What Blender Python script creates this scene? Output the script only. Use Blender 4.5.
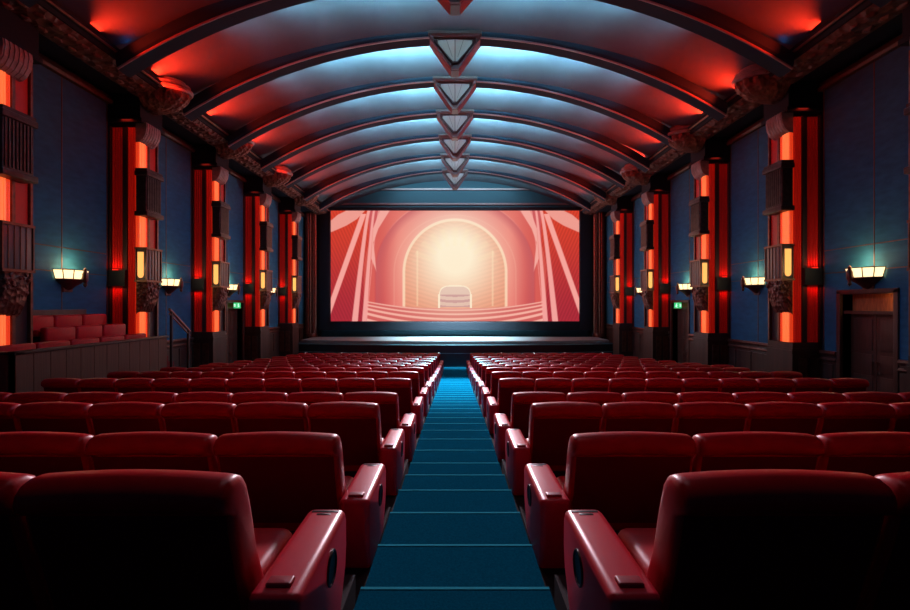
import bpy, math, random
from mathutils import Vector
random.seed(7)
for o in list(bpy.data.objects): bpy.data.objects.remove(o)
SC = bpy.context.scene
COL = SC.collection
PI = math.pi
CZ = 5.0                      # eye height above the datum; heights below are given relative to the eye

# ------------------------------------------------------------------ camera, world, lights, exposure
cam_d = bpy.data.cameras.new('camera'); cam = bpy.data.objects.new('camera', cam_d); COL.objects.link(cam)
cam.location = (0.0, 0.0, CZ); cam.rotation_euler = (PI/2, 0, 0)
cam_d.sensor_width = 36.0; cam_d.lens = 480/910*36.0; cam_d.clip_start = .05; cam_d.clip_end = 200
SC.camera = cam
SC.view_settings.view_transform = 'Standard'; SC.view_settings.look = 'None'
SC.view_settings.gamma = 1; SC.view_settings.exposure = 0.0; SC.view_settings.use_curve_mapping = False
w = bpy.data.worlds.new('world'); SC.world = w; w.use_nodes = True
w.node_tree.nodes['Background'].inputs[0].default_value = (0.010, 0.025, 0.050, 1)
w.node_tree.nodes['Background'].inputs[1].default_value = 0.35

def area(name, loc, target, color, power, sx, sy, spread=180):
    d = bpy.data.lights.new(name, 'AREA'); d.shape = 'RECTANGLE'; d.size = sx; d.size_y = sy
    d.energy = power; d.color = color; d.spread = math.radians(spread)
    o = bpy.data.objects.new(name, d); COL.objects.link(o); o.location = loc
    v = Vector(target) - Vector(loc)
    o.rotation_euler = v.to_track_quat('-Z', 'Y').to_euler()
    return o
def point(name, loc, color, power, r=.1):
    d = bpy.data.lights.new(name, 'POINT'); d.energy = power; d.color = color; d.shadow_soft_size = r
    o = bpy.data.objects.new(name, d); COL.objects.link(o); o.location = loc
    return o
def spot(name, loc, target, color, power, ang, blend=1.0, r=.2):
    d = bpy.data.lights.new(name, 'SPOT'); d.energy = power; d.color = color
    d.spot_size = math.radians(ang); d.spot_blend = blend; d.shadow_soft_size = r
    o = bpy.data.objects.new(name, d); COL.objects.link(o); o.location = loc
    o.rotation_euler = (Vector(target)-Vector(loc)).to_track_quat('-Z', 'Y').to_euler()
    return o

RIB_D = [6.15, 9.2, 12.2, 15.2, 18.2, 21.25, 24.3, 27.4, 30.5]
COOL = (.42, .80, 1.0)
# hidden cove lamps on the screen side of every rib wash the vault behind it, cool in the middle, red at both ends
for i, d in enumerate(RIB_D):
    if d < 10: k = .12
    elif d < 13: k = .35
    else: k = 1.0
    if d < 30:
        for xc, wd_, pw in ((0, 2.6, 150), (2.4, 2.2, 90), (-2.4, 2.2, 90), (4.4, 1.9, 30), (-4.4, 1.9, 30), (6.0, 1.4, 7), (-6.0, 1.4, 7)):
            zc = CZ+8.76-xc*xc/33.0
            area('cove_light', (xc, d+.66, zc), (xc*.99, d+1.66, zc+.42), COOL, pw*k*1.35, wd_, .10, 60)
    if d > 9 and d < 28:
        for s in (-1, 1):
            yr = d+{9.2: 2.4, 12.2: 1.75 if s < 0 else 2.45, 21.25: 1.75 if s < 0 else 1.1}.get(d, 1.75)
            area('red_cove_light', (s*8.6, yr, CZ+6.50), (s*5.0, yr, CZ+8.3), (1, .02, .006), 165*(1 if d > 12 else .5), .3, .9, 120)
# cool wash down onto the stage, then added front and aisle spots
area('stage_wash_light', (0, 28.6, CZ+7.6), (0, 31.5, CZ-2.2), (.62, .88, 1.0), 1500, 4.0, .5, 50)
spot('added_front_wash', (0, 27.0, CZ+7.2), (0, 7, CZ-2.4), (1.0, .78, .90), 19000, 44, 1.0, .6)  # added spot without a fixture, brightens seats and armrests
spot('added_aisle_spot', (0, 27.6, CZ+7.2), (0, 18.5, CZ-3.3), (.22, .82, 1.0), 56000, 40)  # added cyan spot without a fixture, brightens the far carpet
area('end_wall_light', (0, 31.6, CZ+8.3), (0, 33.4, CZ+8.0), COOL, 90, 9, .2)
# added fill with no fixture, lifting the tops of the nearest chairs
area('added_house_fill', (0, 5.2, CZ+7.6), (0, 4.0, CZ-2), (1.0, .60, .62), 17, 1.6, 1.6, 110)

# added blue fill spots, no fixtures, each tinting the opposite wall's lower half
for d in (8.0, 12.3, 16.6, 21.0, 25.5):
    for s in (-1, 1):
        spot('added_blue_fill', (s*8.45, d, CZ+6.75), (-s*10.3, d, CZ-.7), (.10, .52, 1.0), 1400, 39, 1.0, .1)

# ------------------------------------------------------------------ helpers
def tag(o, label=None, cat=None, group=None, kind=None):
    if label: o['label'] = label
    if cat: o['category'] = cat
    if group: o['group'] = group
    if kind: o['kind'] = kind
    return o
def empty(name, loc, rz=0):
    o = bpy.data.objects.new(name, None); COL.objects.link(o); o.location = loc; o.rotation_euler = (0, 0, rz)
    o.empty_display_size = .1
    return o
class MB:
    def __init__(s): s.v = []; s.f = []
    def add(s, vs, fs):
        n = len(s.v); s.v += [tuple(p) for p in vs]; s.f += [tuple(i+n for i in f) for f in fs]; return s
    def box(s, x0, x1, y0, y1, z0, z1, b=0.0):
        if x0 > x1: x0, x1 = x1, x0
        if y0 > y1: y0, y1 = y1, y0
        if z0 > z1: z0, z1 = z1, z0
        if b <= 0:
            s.add([(x0,y0,z0),(x1,y0,z0),(x1,y1,z0),(x0,y1,z0),(x0,y0,z1),(x1,y0,z1),(x1,y1,z1),(x0,y1,z1)],
                  [(3,2,1,0),(4,5,6,7),(0,1,5,4),(1,2,6,5),(2,3,7,6),(3,0,4,7)])
        else:
            s.rbox(x0, x1, y0, y1, z0, z1, b)
        return s
    def rbox(s, x0, x1, y0, y1, z0, z1, b, seg=4):
        """rounded box: stacked rounded rectangles"""
        b = min(b, (x1-x0)/2*.99, (y1-y0)/2*.99, (z1-z0)/2*.99)
        zs = []
        for k in range(seg+1):
            a = PI/2*k/seg; zs.append((z0+b-b*math.cos(a), b-b*math.sin(a)))
        for k in range(seg+1):
            a = PI/2*k/seg; zs.append((z1-b+b*math.sin(a), b-b*math.cos(a)))
        loops = []
        for z, ins in zs:
            L = []; r = max(b-ins, .0004)
            for (cx, cy, a0) in ((x1-b, y1-b, 0), (x0+b, y1-b, PI/2), (x0+b, y0+b, PI), (x1-b, y0+b, 3*PI/2)):
                for k in range(seg+1):
                    a = a0+PI/2*k/seg; L.append((cx+r*math.cos(a), cy+r*math.sin(a), z))
            loops.append(L)
        return s.loft(loops)
    def loft(s, loops, cap=True, closed=True):
        n = len(loops[0]); vs = [p for L in loops for p in L]; fs = []
        for j in range(len(loops)-1):
            for i in range(n if closed else n-1):
                k = (i+1) % n
                fs.append((j*n+i, j*n+k, (j+1)*n+k, (j+1)*n+i))
        if cap:
            fs.append(tuple(range(n-1, -1, -1))); m = (len(loops)-1)*n
            fs.append(tuple(m+i for i in range(n)))
        return s.add(vs, fs)
    def lathe(s, cx, cy, prof, seg=20, a0=0, a1=2*PI, sx=1, sy=1):
        full = abs(a1-a0-2*PI) < 1e-6
        n = seg if full else seg+1
        loops = [[(cx+sx*r*math.cos(a0+(a1-a0)*k/seg), cy+sy*r*math.sin(a0+(a1-a0)*k/seg), z) for k in range(n)] for r, z in prof]
        return s.loft(loops, cap=True, closed=True)
    def tube(s, pts, r, seg=8):
        loops = []
        for i, p in enumerate(pts):
            p = Vector(p); a = Vector(pts[max(i-1,0)]); c = Vector(pts[min(i+1,len(pts)-1)])
            t = (c-a).normalized(); u = t.orthogonal() if abs(t.z) > .99 else t.cross(Vector((0,0,1)))
            u.normalize(); v = t.cross(u)
            loops.append([tuple(p+u*(r*math.cos(2*PI*k/seg))+v*(r*math.sin(2*PI*k/seg))) for k in range(seg)])
        return s.loft(loops)
    def prism(s, pts, lo, hi, axis='x'):
        """extrude a closed 2-D outline; axis x: pts are (y,z); axis y: (x,z); axis z: (x,y)"""
        def q(p, t): return (t, p[0], p[1]) if axis == 'x' else ((p[0], t, p[1]) if axis == 'y' else (p[0], p[1], t))
        return s.loft([[q(p, lo) for p in pts], [q(p, hi) for p in pts]])
    def build(s, name, mat, parent=None, ang=35, loc=None):
        me = bpy.data.meshes.new(name); me.from_pydata(s.v, [], s.f)
        import bmesh
        bm = bmesh.new(); bm.from_mesh(me); bmesh.ops.remove_doubles(bm, verts=bm.verts, dist=1e-5)
        bmesh.ops.recalc_face_normals(bm, faces=bm.faces); bm.to_mesh(me); bm.free()
        me.materials.append(mat); me.shade_smooth(); me.set_sharp_from_angle(angle=math.radians(ang))
        o = bpy.data.objects.new(name, me); COL.objects.link(o)
        if parent: o.parent = parent
        if loc: o.location = loc
        return o
def kids(o): return [c for c in o.children]
def copy_tree(o, parent=None):
    c = o.copy(); COL.objects.link(c); c.parent = parent
    for ch in list(o.children): copy_tree(ch, c)
    return c

# ------------------------------------------------------------------ materials
def mat(name, col, rough=.5, metal=0, emit=None, es=0, bump=None, noise=None, coat=0, spec=.5, trans=0, sheen=0):
    m = bpy.data.materials.new(name); m.use_nodes = True; nt = m.node_tree; b = nt.nodes['Principled BSDF']
    b.inputs['Base Color'].default_value = (*col, 1); b.inputs['Roughness'].default_value = rough
    b.inputs['Metallic'].default_value = metal; b.inputs['Coat Weight'].default_value = coat
    b.inputs['Specular IOR Level'].default_value = spec; b.inputs['Transmission Weight'].default_value = trans
    if sheen: b.inputs['Sheen Weight'].default_value = sheen
    if emit: b.inputs['Emission Color'].default_value = (*emit, 1); b.inputs['Emission Strength'].default_value = es
    L = nt.links
    if noise or bump:
        tc = nt.nodes.new('ShaderNodeTexCoord')
    if noise:   # (scale, amount, stretch)
        n = nt.nodes.new('ShaderNodeTexNoise'); n.inputs['Scale'].default_value = noise[0]; n.inputs['Detail'].default_value = 5
        mp = nt.nodes.new('ShaderNodeMapping'); mp.inputs['Scale'].default_value = noise[2]
        L.new(tc.outputs['Object'], mp.inputs[0]); L.new(mp.outputs[0], n.inputs['Vector'])
        r = nt.nodes.new('ShaderNodeValToRGB'); a = noise[1]
        r.color_ramp.elements[0].position = .3; r.color_ramp.elements[1].position = .7
        r.color_ramp.elements[0].color = (*[c*(1-a) for c in col], 1); r.color_ramp.elements[1].color = (*[min(1, c*(1+a)) for c in col], 1)
        L.new(n.outputs['Fac'], r.inputs[0]); L.new(r.outputs[0], b.inputs['Base Color'])
    if bump:    # (kind, scale, strength, dist)
        if bump[0] == 'voronoi':
            t = nt.nodes.new('ShaderNodeTexVoronoi'); t.inputs['Scale'].default_value = bump[1]; out = t.outputs['Distance']
        else:
            t = nt.nodes.new('ShaderNodeTexNoise'); t.inputs['Scale'].default_value = bump[1]; t.inputs['Detail'].default_value = 6; out = t.outputs['Fac']
        L.new(tc.outputs['Object'], t.inputs['Vector'])
        bp = nt.nodes.new('ShaderNodeBump'); bp.inputs['Strength'].default_value = bump[2]; bp.inputs['Distance'].default_value = bump[3]
        L.new(out, bp.inputs['Height']); L.new(bp.outputs[0], b.inputs['Normal'])
    return m
LEATHER = mat('red_leather', (.50, .003, .012), .38, bump=('noise', 90, .12, .002), noise=(7, .12, (1,1,1)), spec=.28)
LEATHER2 = mat('red_leather_console', (.62, .010, .034), .36, bump=('noise', 120, .10, .002))
REARM = mat('shaded_red_leather', (.15, .003, .012), .5, bump=('noise', 90, .12, .002), spec=.25)  # leather darkened so the chair backs carry their shade in the colour
BASEM = mat('dark_chair_base', (.012, .008, .010), .6)
BLACK = mat('black_plastic', (.006, .006, .008), .35)
PAD = mat('red_pad', (.30, .010, .022), .35)
CARPET = mat('teal_carpet', (.002, .066, .120), .95, bump=('noise', 160, .5, .006), noise=(60, .18, (1,1,1)), spec=0)
NOSING = mat('stair_nosing_highlight', (.03, .30, .42), .8, spec=0)  # nosing strips made pale, the step edge highlight is in their colour
FLOORM = mat('dark_carpet', (.008, .006, .010), .95, noise=(30, .3, (1,1,1)))
REDCARPET = mat('red_carpet', (.20, .008, .012), .9, noise=(50, .25, (1,1,1)))
WALL = mat('blue_plaster', (.003, .025, .050), .8, spec=.15, noise=(2, .12, (1,1,1)))
PANEL = mat('blue_wall_panel', (.018, .122, .210), .7, spec=.18, noise=(3, .15, (1,1,3)), bump=('noise', 50, .08, .004))
SEAM = mat('bronze_seam', (.16, .09, .06), .4, .7)
BROWN = mat('dark_brown_wood', (.050, .026, .018), .45, noise=(5, .35, (1,1,.1)))
BOXWOOD = mat('panelled_wood', (.11, .045, .026), .5, noise=(6, .35, (1,6,.15)))
DOORM = mat('door_wood', (.075, .030, .018), .4, noise=(6, .3, (6,6,.3)))
BRONZE = mat('bronze', (.17, .085, .06), .38, .75, noise=(8, .3, (1,1,1)))
CARVED = mat('carved_bronze', (.15, .065, .045), .45, .55, bump=('voronoi', 9, 1.0, .05), noise=(6, .4, (1,1,1)))
CORNICE = mat('cornice_carving', (.11, .05, .035), .5, .3, bump=('voronoi', 5, 1.0, .09), noise=(4, .4, (1,1,1)))
CORBASE = mat('cornice_blue', (.005, .012, .022), .7, spec=.2)
STONE = mat('grey_shell_plaster', (.27, .24, .23), .5, .2, noise=(5, .3, (1,1,1)))
VAULT = mat('vault_plaster', (.085, .14, .165), .75, spec=.2, noise=(1.5, .06, (1,1,1)))
RIB = mat('rib_plaster', (.014, .040, .065), .7, spec=.1)
RIBTRIM = mat('rib_edge_metal', (.38, .30, .30), .4, .5)
GLASSG = mat('keystone_glass', (.30, .38, .40), .2, .1, emit=(.5, .75, .8), es=.22)
PENDRIM = mat('pendant_rim', (.13, .14, .14), .45, .1)
FRAMEG = mat('keystone_frame', (.08, .075, .075), .45, .2)
ORANGE = mat('orange_glass', (.5, .10, .03), .4, emit=(1.0, .055, .012), es=.62)
CORE = mat('orange_tube_glass', (.5, .15, .05), .4, emit=(1.0, .17, .045), es=.92)
REDG = mat('red_fluted_glass', (.45, .012, .008), .4, emit=(1.0, .010, .005), es=.035)
REDSTRIP = mat('red_light_strip', (.5, .02, .01), .4, emit=(1, .02, .008), es=1.1)
DARKM = mat('dark_navy', (.008, .012, .018), .5)
PIL = mat('pilaster_dark', (.035, .020, .020), .5)
LANTG = mat('lantern_glass', (.13, .125, .12), .3, .2, bump=('noise', 12, .2, .01))
AMBER = mat('amber_glass', (.6, .35, .1), .4, emit=(1.0, .42, .10), es=1.25)
SHADE = mat('sconce_glass', (.8, .7, .5), .4, emit=(1.0, .74, .36), es=1.9)
GREEN = mat('exit_green', (.02, .25, .08), .4, emit=(.03, .55, .18), es=.9)
PALE = mat('exit_pictogram', (.6, .9, .7), .4, emit=(.6, 1, .75), es=1.2)
STAGEM = mat('stage_floor', (.30, .36, .38), .35)
STAGEF = mat('stage_front', (.010, .030, .045), .4)
FRAME = mat('screen_surround', (.006, .012, .022), .6)
ENDW = mat('end_wall_blue', (.03, .15, .20), .6)
STEEL = mat('rail_metal', (.32, .20, .14), .35, .8)
LENS = mat('footlight_lens', (.8, .8, .8), .3, emit=(.8, .95, 1), es=.8)

# ------------------------------------------------------------------ row layout (distance of each back, height of arms below the eye)
ROW_D = [1.95, 3.6, 5.3, 7.15, 9.0, 10.95, 12.9, 14.85, 16.8, 18.75, 20.7, 22.65, 24.55, 26.45]
ARM_H = [1.22, 1.49, 1.60, 1.82, 1.89, 2.03, 2.19, 2.36, 2.54, 2.68, 2.82, 2.94, 3.05, 3.16]
ROW_SX = [1.13, 1.19, 1.0, 1.03, .86, .88, .88, .88, .88, .88, .88, .88, .88, .88]
ROW_N = [3, 4, 7, 9, 10, 10, 10, 11, 11, 11, 11, 11, 11, 11]
def fh(d):       # floor height below the eye
    F = [(x, h+.55) for x, h in zip(ROW_D, ARM_H)]
    if d <= F[0][0]: return F[0][1] + (d-F[0][0])*.12
    for (a, ha), (b, hb) in zip(F, F[1:]):
        if d <= b: return ha + (hb-ha)*(d-a)/(b-a)
    return F[-1][1]
ENDD = 33.6; W = 10.3

# ------------------------------------------------------------------ setting: floor
m = MB()
edges = [-1.2] + [d-.45 for d in ROW_D[1:]] + [28.4]
for i, d in enumerate(ROW_D):
    z = CZ-(ARM_H[i]+.55); y0, y1 = edges[i], edges[i+1]
    m.box(-W, -.653, y0, y1, .8, z); m.box(.653, W, y0, y1, .8, z)
m.box(-W, W, 28.4, ENDD+.3, .8, CZ-(ARM_H[-1]+.55))
m.box(-.66, .66, -1.2, 28.4, .8, 1.0)
tag(m.build('floor', FLOORM), kind='structure')
# aisle stair carpet
ca = empty('stair_carpet', (0, -1.15, CZ-fh(0)))
tag(ca, 'teal carpeted aisle stairs running down the middle towards the stage', 'carpet')
m = MB(); NOS = []; y = -1.15; st = .745
off = Vector((0, -1.15, CZ-fh(0)))
while y < 28.35:
    y1 = min(y+st, 28.38); z = CZ-fh(y+st*1.0)+.040
    m.box(-.650, .650, y, y1+(0 if y1 > 28.3 else 0), 1.01, z)
    n = MB(); n.box(-.650, .650, y1-.026, y1+.002, z-.01, z+.004); NOS.append(n)
    y = y1
    if y >= 28.37: break
def rel(mb): mb.v = [(a-off.x, b-off.y, c-off.z) for a, b, c in mb.v]; return mb
rel(m).build('carpet', CARPET, ca); [rel(n).build('nosing', NOSING, ca) for n in NOS]

# ------------------------------------------------------------------ setting: walls
DOORS_R = [(11.2, 12.75, .28, -.19), (21.1, 22.7, .10, -.15)]
DOORS_L = [(21.6, 23.2, .10, -.15)]
PIL_L = [9.75, 14.3, 18.8, 23.4, 28.0]; PIL_R = [4.6, 9.0, 13.5, 18.0, 23.0, 27.7]; PIL_LL = [5.4] + PIL_L
def wall(side, doors):
    s = 1 if side == 'right' else -1
    m = MB(); ys = [-1.2]
    for a, b, t, _ in doors:
        m.box(s*W, s*(W+.5), ys[-1], a, .8, CZ+9.2); m.box(s*W, s*(W+.5), a, b, CZ+t, CZ+9.2)
        m.box(s*(W+.32), s*(W+.5), a, b, .8, CZ+t); ys.append(b)
    m.box(s*W, s*(W+.5), ys[-1], ENDD+.3, .8, CZ+9.2)
    wo = tag(m.build('wall_'+side, WALL), kind='structure')
    # raised fabric panels between the pilasters, in three tiers with thin metal seams
    pil = PIL_LL if s < 0 else PIL_R
    bays = [(a+1.15, b-.15) for a, b in zip(pil, pil[1:])] + [(pil[-1]+1.15, ENDD-.4)]
    sm = MB()
    for a, b in bays:
        pm = MB(); c = (a+b)/2
        for (y0, y1) in ((a, c-.012), (c+.012, b)):
            for (z0, z1) in ((-1.28, .86), (.885, 1.49), (1.515, 5.95)):
                segs = [(y0, y1, z0, z1)]
                for (da, db, dt, _) in doors:
                    ns = []
                    for (p, q, u, v) in segs:
                        da_, db_ = da-.12, db+.12; dt_ = dt+.10
                        if q <= da_ or p >= db_ or u >= dt_: ns.append((p, q, u, v)); continue
                        if p < da_: ns.append((p, da_, u, v))
                        if q > db_: ns.append((db_, q, u, v))
                        if v > dt_: ns.append((max(p, da_), min(q, db_), max(u, dt_), v))
                    segs = ns
                for (p, q, u, v) in segs: pm.box(s*W, s*(W-.035), p, q, CZ+u, CZ+v)
        pm.build('wall_panel', PANEL, wo)
        dtop = max([dt for (da, db, dt, _) in doors if da < c < db] + [-9])
        z0 = -1.3 if dtop < -5 else dtop+.1
        sm.box(s*W, s*(W-.045), c-.010, c+.010, CZ+z0, CZ+5.95)
        for z in (.872, 1.502): sm.box(s*W, s*(W-.045), a, b, CZ+z-.010, CZ+z+.010)
        for e in (a, b): sm.box(s*W, s*(W-.045), e-.012, e+.012, CZ-1.3, CZ+5.95)
    sm.build('panel_seams', SEAM, wo)
    return wo
wall('left', DOORS_L); wall('right', DOORS_R)

def cut_spans(a, b, doors, pad=.14):
    sp = [(a, b)]
    for da, db, *_ in doors:
        ns = []
        for p, q in sp:
            if q <= da-pad or p >= db+pad: ns.append((p, q)); continue
            if p < da-pad: ns.append((p, da-pad))
            if q > db+pad: ns.append((db+pad, q))
        sp = ns
    return sp
for k, (s, doors) in enumerate(((-1, DOORS_L), (1, DOORS_R))):
    m = MB(); r = MB()
    for p, q in cut_spans(-1.2, ENDD, doors):
        m.box(s*W, s*(W-.06), p, q, .9, CZ-1.34)
        yy = p+.1
        while yy < q-.4:
            y2 = min(yy+.9, q-.1)
            m.box(s*(W-.06), s*(W-.085), yy, y2-.1, CZ-2.6, CZ-1.62); yy += .9
        for z, pr in ((-1.32, .13), (-1.5, .10)):
            r.tube([(s*(W-.05), p, CZ+z), (s*(W-.05), q, CZ+z)], pr/2+.01, 6)
    t = tag(m.build('trim_%d' % (k+1), BROWN), kind='structure')
    r.build('dado_rail', BRONZE, t)

# cornices
def cornice(s, k):
    m = MB(); P = [(W, 5.96), (W-.14, 5.96), (W-.17, 6.04), (W-.12, 6.12), (W-.10, 6.2), (W, 6.2)]
    m.prism([(s*x, CZ+z) for x, z in P], -1.2, ENDD, 'y')
    P = [(W, 6.28), (9.62, 6.28), (9.56, 6.22), (9.50, 6.22), (8.74, 6.34), (8.70, 6.42), (8.62, 6.44), (8.60, 6.56), (8.75, 6.62), (9.6, 6.5), (W, 6.5)]
    m2 = MB(); m2.prism([(s*x, CZ+z) for x, z in P], -1.2, ENDD, 'y')
    t = tag(m2.build('trim_%d' % k, CORBASE), kind='structure')
    m.build('lower_moulding', BROWN, t)
    c = MB(); c.prism([(s*9.48, CZ+6.205), (s*9.40, CZ+6.18), (s*8.86, CZ+6.27), (s*8.78, CZ+6.325), (s*8.80, CZ+6.36), (s*9.48, CZ+6.25)], -1.2, ENDD, 'y')
    c.build('carved_band', CORNICE, t)
    # relief: repeated leaf bosses
    b = MB(); y = 7.0
    while y < ENDD-.5:
        for (u, rr) in ((9.30, .10), (8.98, .10)):
            z = CZ+6.235+(9.48-u)*.155-.075
            L = []
            for j in range(5):
                a = PI/2*j/4; rad = rr*math.cos(a)+.002
                L.append([(s*u+rad*math.cos(t_*PI/3), y+rad*1.5*math.sin(t_*PI/3), z+.02-.06*math.sin(a)) for t_ in range(6)])
            b.loft(L)
        y += .42
    tag(b.build('carved_leaves', CORNICE, t), kind='stuff')
    e = MB(); e.tube([(s*8.62, -1.2, CZ+6.45), (s*8.62, ENDD, CZ+6.45)], .03, 6); e.build('edge_bead', BRONZE, t)
cornice(-1, 3); cornice(1, 4)

# vault
def circ(half, z_end, z_crown):
    sag = z_crown-z_end; return (half*half+sag*sag)/(2*sag)
RV = circ(9.6, 6.45, 8.98); RR = circ(8.45, 6.12, 8.5)
def arc_z(x, R, crown): return crown-(R-math.sqrt(max(R*R-x*x, 0)))
m = MB(); N = 48
# every bay of the vault starts high behind a rib and slopes down to the next one
SECT = [(-1.2, 9.0), (3.0, 8.62)]
for d, e in zip([3.05]+RIB_D, RIB_D+[ENDD+.2]): SECT += [(d+.45, 9.32), (e+.1, 8.64)]
loops = []
for i in range(N+1):
    x = -9.7+19.4*i/N; dz = arc_z(x, RV, 8.98)-8.98; fade = 1-.55*(abs(x)/9.7)**2
    lo = [(x, y, CZ+max(6.60, 8.64+(z-8.64)*fade+dz)) for y, z in SECT]
    lo += [(x, y, z_+.25) for (x_, y, z_) in reversed(lo)]
    loops.append(lo)
m.loft(loops); tag(m.build('ceiling', VAULT, ang=25), kind='structure')
def rib(d, k):
    m = MB(); t = MB(); t2 = MB(); N = 56; A = []; B = []
    def ring(y, dz, hb):
        lo = []
        for i in range(N+1):
            x = -8.62+17.24*i/N; lo.append((x, y, CZ+arc_z(x, RR, 8.5)+dz))
        return lo
    P = [(0.0, .40), (0.0, .12), (.05, .06), (.08, 0.0), (.52, 0.0), (.55, .06), (.60, .12), (.60, .75), (0, .40)]
    loops = []
    for i in range(N+1):
        x = -8.62+17.24*i/N; z = CZ+arc_z(x, RR, 8.5)
        loops.append([(x, d+a, z+min(b, .7)) for a, b in P])
    m.loft(loops)
    o = tag(m.build('trim_%d' % k, RIB, ang=30), kind='structure')
    t.tube([(x, d+.05, CZ+arc_z(x, RR, 8.5)+.015) for x in [-8.62+17.24*i/N for i in range(N+1)]], .030, 6)
    t.build('edge_bead', RIBTRIM, o)
for i, d in enumerate(RIB_D): rib(d, 5+i)
# end wall
m = MB(); m.box(-W, W, ENDD, ENDD+.3, .8, CZ+9.2); wo = tag(m.build('wall_back', ENDW), kind='structure')
m = MB(); m.box(-9.3, 9.3, ENDD-.16, ENDD, CZ+8.02, CZ+8.14); m.box(-9.5, 9.5, ENDD-.10, ENDD, CZ+7.0, CZ+7.12)
m.build('wall_moulding', RIBTRIM, wo)
m = MB()
for s in (-1, 1): m.box(s*9.35, s*W, ENDD-.5, ENDD, CZ-2.3, CZ+7.2)
m.build('side_pier', DARKM, wo)

# keystone pendants
def keystone(name='ceiling_pendant'):
    r = empty(name, (0, 0, 0))
    TW, H = .80, 1.12
    def tri(w_, top, bot, y, rb=.12):
        # inverted triangle with a clipped tip
        return [(-w_, y, top), (-w_, y, top-.16*w_/TW), (-rb*w_/TW, y, bot), (rb*w_/TW, y, bot), (w_, y, top-.16*w_/TW), (w_, y, top)]
    m = MB(); m.loft([tri(TW, 0, -H, .0), tri(TW, 0, -H, .45)]); m.build('body', FRAMEG, r, ang=20)
    m = MB()  # raised outer rim
    o_ = tri(TW*.98, -.02, -H*.985, -.002); o2 = tri(TW*.98, -.02, -H*.985, -.10); i2 = tri(TW*.86, -.08, -H*.88, -.08); i1 = tri(TW*.82, -.09, -H*.85, -.002)
    m.loft([o_, o2, i2, i1], cap=False); m.build('outer_rim', PENDRIM, r, ang=20)
    m = MB()
    o2 = tri(TW*.77, -.12, -H*.81, -.003); o3 = tri(TW*.75, -.13, -H*.80, -.05); i2 = tri(TW*.69, -.15, -H*.75, -.05); i1 = tri(TW*.67, -.16, -H*.73, -.003)
    m.loft([o2, o3, i2, i1], cap=False); m.build('inner_rim', FRAMEG, r, ang=20)
    g = MB(); a = TW*.67
    top, bot = -.16, -H*.735
    for s in (-1, 1):
        g.add([(0, -.11, top-.03), (s*a, -.006, top), (s*a, -.006, top-.12), (s*.06, -.006, bot), (0, -.05, bot)], [(0, 1, 2, 3, 4)])
    g.add([(0, -.11, top-.03), (a, -.006, top), (-a, -.006, top)], [(0, 1, 2)])
    # fine vertical ribs dividing the glass
    rb = MB()
    rb.tube([(0, -.112, top-.03), (0, -.055, bot)], .012, 6)
    for s in (-1, 1): rb.tube([(s*a*.5, -.062, top-.01), (s*a*.16, -.05, bot+.12)], .006, 6)
    rb.build('glass_bars', FRAMEG, r)
    g.build('faceted_glass', GLASSG, r, ang=10)
    m = MB(); m.box(-TW*1.05, TW*1.05, -.13, .75, -.02, .10, .02); m.build('cap', FRAMEG, r)
    return r
ORDN = ['nearest', 'second nearest', 'third', 'fourth', 'fifth', 'farthest']
kp = keystone(); RD = [x for x in RIB_D if x > 11]
names = ['cut off by the top edge', 'largest one fully in view', 'directly behind the largest', 'third one fully in view',
         'fourth one fully in view', 'second from the screen end', 'closest to the screen, smallest']
for i, d in enumerate(RD):
    o = kp if i == 0 else copy_tree(kp)
    o.location = (0, d-.03, CZ+8.52); o.scale = (1, 1, .82 if i == 0 else 1); o['group'] = 'triangular pendants along the ceiling centre'
    tag(o, 'triangular glass and bronze ceiling pendant, ' + names[i], 'pendant')

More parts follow.
